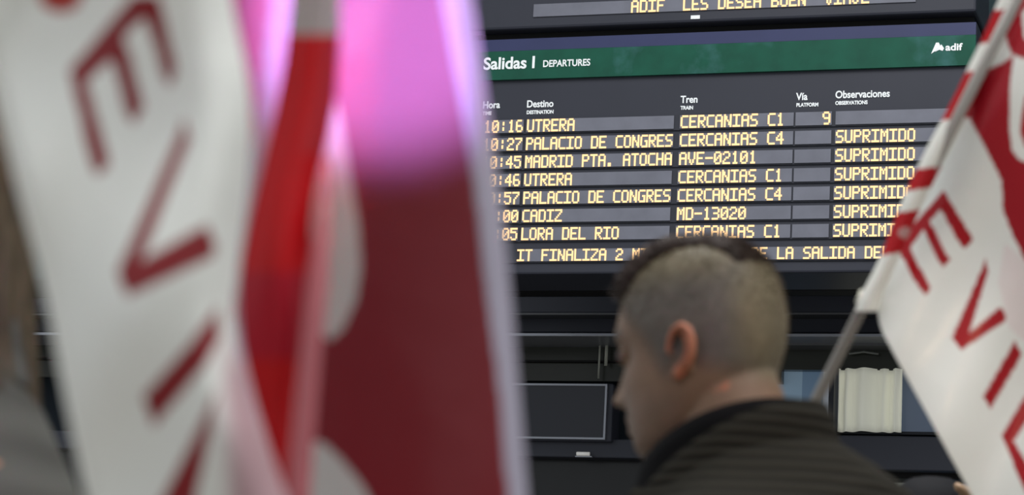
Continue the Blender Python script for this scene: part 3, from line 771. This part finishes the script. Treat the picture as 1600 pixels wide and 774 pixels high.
def cap_shell(P, name, m, inside, thick, n=96, nz=70, zlo=-.105, parent=None, jag=0.0, label=None, seed=1):
    """hair as an offset shell of the head where inside(x,y,z)>0"""
    rg = np.random.default_rng(seed)
    zs = np.linspace(.1305, zlo, nz); pts_o, pts_i, ok = [], [], []
    for z in zs:
        for j in range(n):
            t = 2 * math.pi * j / n; p = head_point(z, t)
            nrm = _n(p - np.array([-.003, 0, .02]))
            k = inside(p); th = thick(p) * (1 + jag * rg.uniform(-1, 1))
            q = min(1, max(0, k * 1.0))
            pts_o.append(p + nrm * th * (q ** .5)); pts_i.append(p - nrm * .004); ok.append(k > 0)
    N = len(pts_o); fs = []; edge = {}
    for i in range(nz - 1):
        for j in range(n):
            a, b, c, d = i * n + j, i * n + (j + 1) % n, (i + 1) * n + (j + 1) % n, (i + 1) * n + j
            if ok[a] and ok[b] and ok[c] and ok[d]:
                fs.append((a, d, c, b)); fs.append((a + N, b + N, c + N, d + N))
                for e in ((a, b), (b, c), (c, d), (d, a)): edge[tuple(sorted(e))] = edge.get(tuple(sorted(e)), 0) + 1
    for (a, b), k in edge.items():
        if k == 1: fs.append((a, b, b + N, a + N))
    if all(ok[:n]):
        fs.append(tuple(range(n)))
    mb = MB().add(tf(np.array(pts_o + pts_i), P['MH']), fs)
    me = mb.mesh(name)
    bm2 = bmesh.new(); bm2.from_mesh(me); bmesh.ops.delete(bm2, geom=[v for v in bm2.verts if not v.link_faces], context='VERTS'); bmesh.ops.recalc_face_normals(bm2, faces=bm2.faces); bm2.to_mesh(me); bm2.free()
    o = link(name, me, m, parent or P['root'], True)
    if label: o['label'] = label
    return o
def strands(P, name, m, inside, count, length, width, lean, seed=3, grow=0.0):
    rg = np.random.default_rng(seed); mb = MB(); k = 0; tries = 0
    MH = P['MH']; vs = []; fs = []
    while k < count and tries < count * 40:
        tries += 1
        z = .131 - .24 * rg.random() ** 1.35; t = rg.random() * 2 * math.pi; p = head_point(z, t); q = inside(p)
        if q <= 0: continue
        nrm = _n(p - np.array([-.003, 0, .02])); L = length(p) * rg.uniform(.6, 1.25)
        d = _n(nrm + np.array(lean(p)) + rg.normal(0, .22, 3)); s = _n(np.cross(d, rg.normal(0, 1, 3))) * width
        p = p + nrm * grow
        b = len(vs); vs += [p - s, p + s, p + d * L * .6 + s * .6, p + d * L * .6 - s * .6, p + d * L + nrm * -.1 * L]
        fs += [(b, b + 1, b + 2, b + 3), (b + 3, b + 2, b + 4)]; k += 1
    mb.add(tf(np.array(vs), MH), fs)
    o = mb.build(name, m, P['root']); o['kind'] = 'stuff'
    return o

# --- the man in front of the board
ear = W(1099, 562, 2.70)
yaw = math.radians(29)
face_dir = -Rh * math.cos(yaw) + Fh * math.sin(yaw)
SK = np.array([.23, .135, .078]); STUB = np.array([.20, .165, .095]); STUB2 = np.array([.135, .115, .095]); EARC = np.array([.46, .155, .075])
def sstep(a, b, x): 
    t = np.clip((x - a) / (b - a), 0, 1); return t * t * (3 - 2 * t)
def hairline(p):
    """>0 where the man has clipped hair"""
    x, y, z = p[..., 0], p[..., 1], p[..., 2]
    front = np.interp(z, [-.04, -.02, 0, .03, .05, .07, .09], [.012, .030, .038, .056, .072, .086, .10]) - x
    low = z - np.interp(x, [-.11, -.08, -.04, -.01, .01, .03], [-.050, -.046, -.034, -.020, -.028, -.035])
    return np.minimum(front, low)
def paint_man(h):
    k = sstep(-.006, .026, hairline(h))[:, None]
    top = sstep(.055, .105, h[:, 2])[:, None]
    bk = sstep(-.05, -.085, h[:, 0])[:, None]
    st = STUB2 * (1 - np.maximum(top, bk)) + STUB * np.maximum(top, bk)  # crown and back lighter: overhead sheen put into the stubble colour
    c = SK * (1 - k) + st * k
    # jaw stubble
    j = (sstep(-.025, -.06, h[:, 2]) * sstep(-.01, .02, h[:, 0]) * sstep(-.15, -.12, h[:, 2]))[:, None] * .35
    c = c * (1 - j) + np.array([.20, .15, .12]) * j
    # nape warmer skin, ears redder
    xf_, xb2, hw_ = hint(h[:, 2], 1), hint(h[:, 2], 2), hint(h[:, 2], 3)
    loc = hw_ * np.sqrt(np.clip(1 - ((h[:, 0] - (xf_ + xb2) / 2) / ((xf_ - xb2) / 2)) ** 2, 0, 1)) 
    ek = (sstep(.004, .009, np.abs(h[:, 1]) - loc) * (np.abs(h[:, 2]) < .05) * (h[:, 0] < .03) * (h[:, 0] > -.05))[:, None]
    c = c * (1 - ek) + EARC * ek
    # lips
    l = (np.exp(-((h[:, 2] + .064) / .009) ** 2) * (h[:, 0] > .09) * (np.abs(h[:, 1]) < .026))[:, None] * .6
    c = c * (1 - l) + np.array([.42, .17, .13]) * l
    # eyebrows
    b = (np.exp(-((h[:, 2] - .036) / .004) ** 2) * (h[:, 0] > .07) * (np.abs(h[:, 1]) > .012) * (np.abs(h[:, 1]) < .052))[:, None] * .8
    c = c * (1 - b) + np.array([.06, .04, .03]) * b
    eb = ((h[:, 0] > .0795) & (np.abs(np.abs(h[:, 1]) - .031) < .012) & (np.abs(h[:, 2] - .012) < .006))[:, None]
    return np.where(eb, np.array([.10, .06, .05]), c)
man = person(ear, face_dir, math.radians(8), 'man with clipped hair in dark ribbed jacket, looking down in front of the departures board', SK, paint_man, voxel=.003, scale=1.0)
m_hair = mat('dark_brown_hair', lin(52, 36, 28), .6, noise=.3, nscale=60)
m_clip = mat('clipped_olive_hair', lin(92, 80, 60), .7, noise=.3, nscale=60)
topmask = lambda p: min(1.0, max(0.0, (.050 - abs(p[1] + .0)) * 40)) * min(1.0, max(0.0, (p[2] - .078 - max(0, -p[0]) * .15) * 40)) * min(1.0, max(0.0, (p[0] + .088) * 25))
cap_shell(man, 'hair', m_hair, topmask, lambda p: .002 + .012 * max(0, min(1, (p[0] + .07) / .11)), jag=.35, label='short dark brown hair on the crown')
strands(man, 'hair_tufts', m_hair, topmask, 5000, lambda p: .007 + .014 * max(0, min(1, (p[0] + .05) / .10)), .0006, lambda p: (.35, 0, .2), 3)
strands(man, 'stubble_hair', m_clip, lambda p: hairline(p) - .004, 14000, lambda p: .0022 + .0035 * max(0, min(1, (p[2] - .02) / .09)), .00035, lambda p: (-.2, 0, -.6), 5)

def jacket_mat(name, color, rib=.5, scale=1.0):
    color = tone(color, .62)
    m = bpy.data.materials.new(name); m.use_nodes = True; nt = m.node_tree; b = nt.nodes['Principled BSDF']
    b.inputs['Roughness'].default_value = .9; b.inputs['Specular IOR Level'].default_value = .08
    tc = nt.nodes.new('ShaderNodeTexCoord'); wv = nt.nodes.new('ShaderNodeTexWave'); wv.bands_direction = 'Z'; wv.inputs['Scale'].default_value = 24 * scale
    wv.inputs['Distortion'].default_value = 1.2; wv.inputs['Detail'].default_value = 2; wv.inputs['Detail Scale'].default_value = .6
    nt.links.new(tc.outputs['Object'], wv.inputs['Vector'])
    cr = nt.nodes.new('ShaderNodeMapRange'); cr.inputs[3].default_value = 1 - .4 * rib; cr.inputs[4].default_value = 1 + .12 * rib
    nt.links.new(wv.outputs['Fac'], cr.inputs[0])
    mx = nt.nodes.new('ShaderNodeMix'); mx.data_type = 'RGBA'; mx.blend_type = 'MULTIPLY'; mx.inputs[0].default_value = 1; mx.inputs[6].default_value = color
    nt.links.new(cr.outputs[0], mx.inputs[7]); nt.links.new(mx.outputs[2], b.inputs['Base Color'])
    bp = nt.nodes.new('ShaderNodeBump'); bp.inputs['Strength'].default_value = .6; bp.inputs['Distance'].default_value = .004
    nt.links.new(wv.outputs['Fac'], bp.inputs['Height']); nt.links.new(bp.outputs[0], b.inputs['Normal'])
    return m
m_jack = jacket_mat('ribbed_charcoal_knit', lin(42, 40, 33), 1.6)
def sleeve_tubes(P, g=.022, cut=.94):
    out = []
    for s, e, w_ in P['arms']:
        s, e, w_ = map(np.array, (s, e, w_)); w2 = e + (w_ - e) * cut
        out.append(([s + (s - e) * .06, s * .75 + e * .25, e, e * .5 + w2 * .5, w2], [.060 + g, .055 + g, .045 + g, .040 + g, .034 + g * .7], {}))
    return out
TOR_BASE = TOR; TOR = [(-.088, -.045, .085, .090), (-.112, -.062, .108, .135), (-.138, -.074, .128, .185), (-.168, -.080, .140, .218), (-.20, -.078, .142, .234), (-.24, -.070, .138, .238)] + TOR_BASE[5:]
jr = torso_rings(.020, zmax=-.08, zmin=-.9); TOR = TOR_BASE
def slump(p):
    # the near shoulder and the chest hang lower than the far shoulder
    k = float(sstep(-.26, -.16, p[2]))
    return p + np.array([0, 0, -k * (.050 * float(sstep(-.10, .03, p[0])) + .035 * float(sstep(.02, .16, p[1])))])
jr = [[slump(p) for p in r] for r in jr]
jk = garment(man, 'jacket', m_jack, jr, sleeve_tubes(man), .006)
def collar(P, name, m, cx, rx, ry, ztop, zbot_, th, gap, parent=None, label=None, n=96, cy=0, flare=.01):
    """ring round the neck, open at the front by gap radians; ztop/zbot functions of (0 back..1 front)"""
    A = np.linspace(gap, 2 * math.pi - gap, n); vs = []; 
    for a in A:
        f = (1 + math.cos(a)) / 2; zt_, zb_ = ztop(f), zbot_(f)
        for q in range(7):
            z = zb_ + (zt_ - zb_) * q / 6; k = 1 - q / 6
            for s in (0, 1):
                g = th * s * (1 if 0 < q < 6 else .6) + flare * k
                vs.append((cx + (rx + g) * math.cos(a), cy + (ry + g) * math.sin(a), z))
    fs = []; R7 = 14
    for i in range(n - 1):
        for q in range(6):
            a = i * R7 + q * 2; b = a + R7
            fs += [(a, b, b + 2, a + 2), (a + 1, a + 3, b + 3, b + 1)]
        a = i * R7; b = a + R7; fs += [(a, a + 1, b + 1, b), (a + 12, b + 12, b + 13, a + 13)]
    for e in (0, (n - 1) * R7):
        for q in range(6): fs.append((e + q * 2, e + q * 2 + 1, e + q * 2 + 3, e + q * 2 + 2))
    mb = MB().add(tf(np.array(vs), P['MB']), fs); me = mb.mesh(name)
    b2 = bmesh.new(); b2.from_mesh(me); bmesh.ops.recalc_face_normals(b2, faces=b2.faces); b2.to_mesh(me); b2.free()
    o = link(name, me, m, parent or P['root'], True)
    if label: o['label'] = label
    return o
m_lining = mat('black_lining', lin(9, 9, 11), .9, spec=.1)
collar(man, 'collar', m_jack, -.038, .100, .092, lambda f: -.050 - .128 * f ** 1.3, lambda f: -.160 - .07 * f, .008, .25, jk, flare=.030)
collar(man, 'collar_lining', m_lining, -.036, .098, .090, lambda f: -.051 - .086 * f ** 1.8, lambda f: -.140 - .08 * f, .004, .16, jk, 'black inner collar', flare=.006)
trousers(man, mat('dark_denim', lin(48, 54, 70), .85, noise=.1, nscale=50)); shoes(man, mat('black_leather', lin(28, 26, 25), .4))

# --- person at the left edge, long brown hair, grey jacket
ear2 = W(-165, 345, 2.0)
fd2 = -Rh * math.cos(math.radians(8)) + Fh * math.sin(math.radians(8))
pw = person(ear2, fd2, math.radians(4), 'person with long brown hair and grey jacket, half hidden behind the nearest white flag', (.50, .24, .13), voxel=.005, scale=.95)
m_long = mat('long_brown_hair', lin(98, 84, 62), .5, noise=.45, nscale=30, stretch=(6, 6, .6))
lm = lambda p: min(1, max(0, (.055 - p[0] + (p[2] - .05) * .5) * 30)) * min(1, max(0, (p[2] + .09) * 30)) if not (abs(p[1]) > .05 and -.012 < p[0] < .06 and p[2] < .02) else 0
hc = cap_shell(pw, 'hair', m_long, lm, lambda p: .018, jag=.15)
mbl = MB()
rg = np.random.default_rng(9)
for k in range(46):
    a = -1 + 2 * k / 45; y_ = .088 * math.sin(a * 1.5); x_ = -.100 + .085 * abs(a) ** 2.2
    zt_ = .03 + .02 * rg.random(); ln = .33 + .06 * rg.random() - .05 * abs(a)
    wv = rg.uniform(-.01, .01)
    mbl.tube([(x_ + .02, y_ * .85, zt_ + .05), (x_ - .005, y_, zt_ - .03), (x_ - .012 + wv, y_ * 1.05, -.10), (x_ - .03 + wv, y_ * 1.1, -.20), (x_ - .045 - wv, y_ * 1.0, zt_ - ln)], [.008, .012, .0125, .010, .003], 8)
mbl.v = [tuple(p) for p in tf(mbl.v, pw['MB'])]
mbl.build('hair_locks', mat('dark_hair_locks', lin(84, 74, 56), .5, noise=.45, nscale=40), hc, True)
m_gj = jacket_mat('grey_quilted_cloth', lin(98, 100, 94), .25, .3)
TOR = [(-.07, -.035, .062, .070), (-.155, -.04, .098, .112), (-.225, -.045, .125, .180), (-.28, -.05, .148, .215)] + [(a, b, c + .028, d + .028) for a, b, c, d in TOR_BASE[6:]]
jr2 = torso_rings(0, zmin=-.9); TOR = TOR_BASE
j2 = garment(pw, 'jacket', m_gj, jr2, sleeve_tubes(pw), .009)
collar(pw, 'collar', m_gj, -.038, .070, .078, lambda f: -.062 - .05 * f, lambda f: -.15 - .05 * f, .008, .2, j2, flare=.02)
trousers(pw, mat('black_cotton', lin(38, 38, 42), .9)); shoes(pw, mat('brown_leather', lin(70, 50, 38), .5))

# --- person at lower right with dark hair and a raised hand
ear3 = W(1452, 862, 4.6)
fd3 = Fh
arms3 = [((-.055, .195, -.25), (-.02, .27, -.50), (.12, .22, -.64)), ((-.055, -.195, -.25), (-.14, -.17, -.26), (-.125, -.100, -.01))]
ph = person(ear3, fd3, math.radians(0), 'dark haired person in black coat raising one hand, low behind the right flag', (.50, .32, .19), voxel=.005, arms=arms3, scale=.97)
cap_shell(ph, 'hair', mat('black_hair', lin(20, 21, 26), .8, spec=.2), lambda p: min(1, max(0, (.06 - p[0] + (p[2] - .05) * .6) * 30)) * min(1, max(0, (p[2] + .075) * 30)), lambda p: .014, jag=.03)
m_bc = jacket_mat('black_wool', lin(40, 40, 44), .2, .5)
garment(ph, 'coat', m_bc, torso_rings(.028, zmax=-.14, zmin=-.9), sleeve_tubes(ph), .009)
trousers(ph, mat('black_cotton', lin(38, 38, 42), .9)); shoes(ph, mat('brown_leather', lin(70, 50, 38), .5))
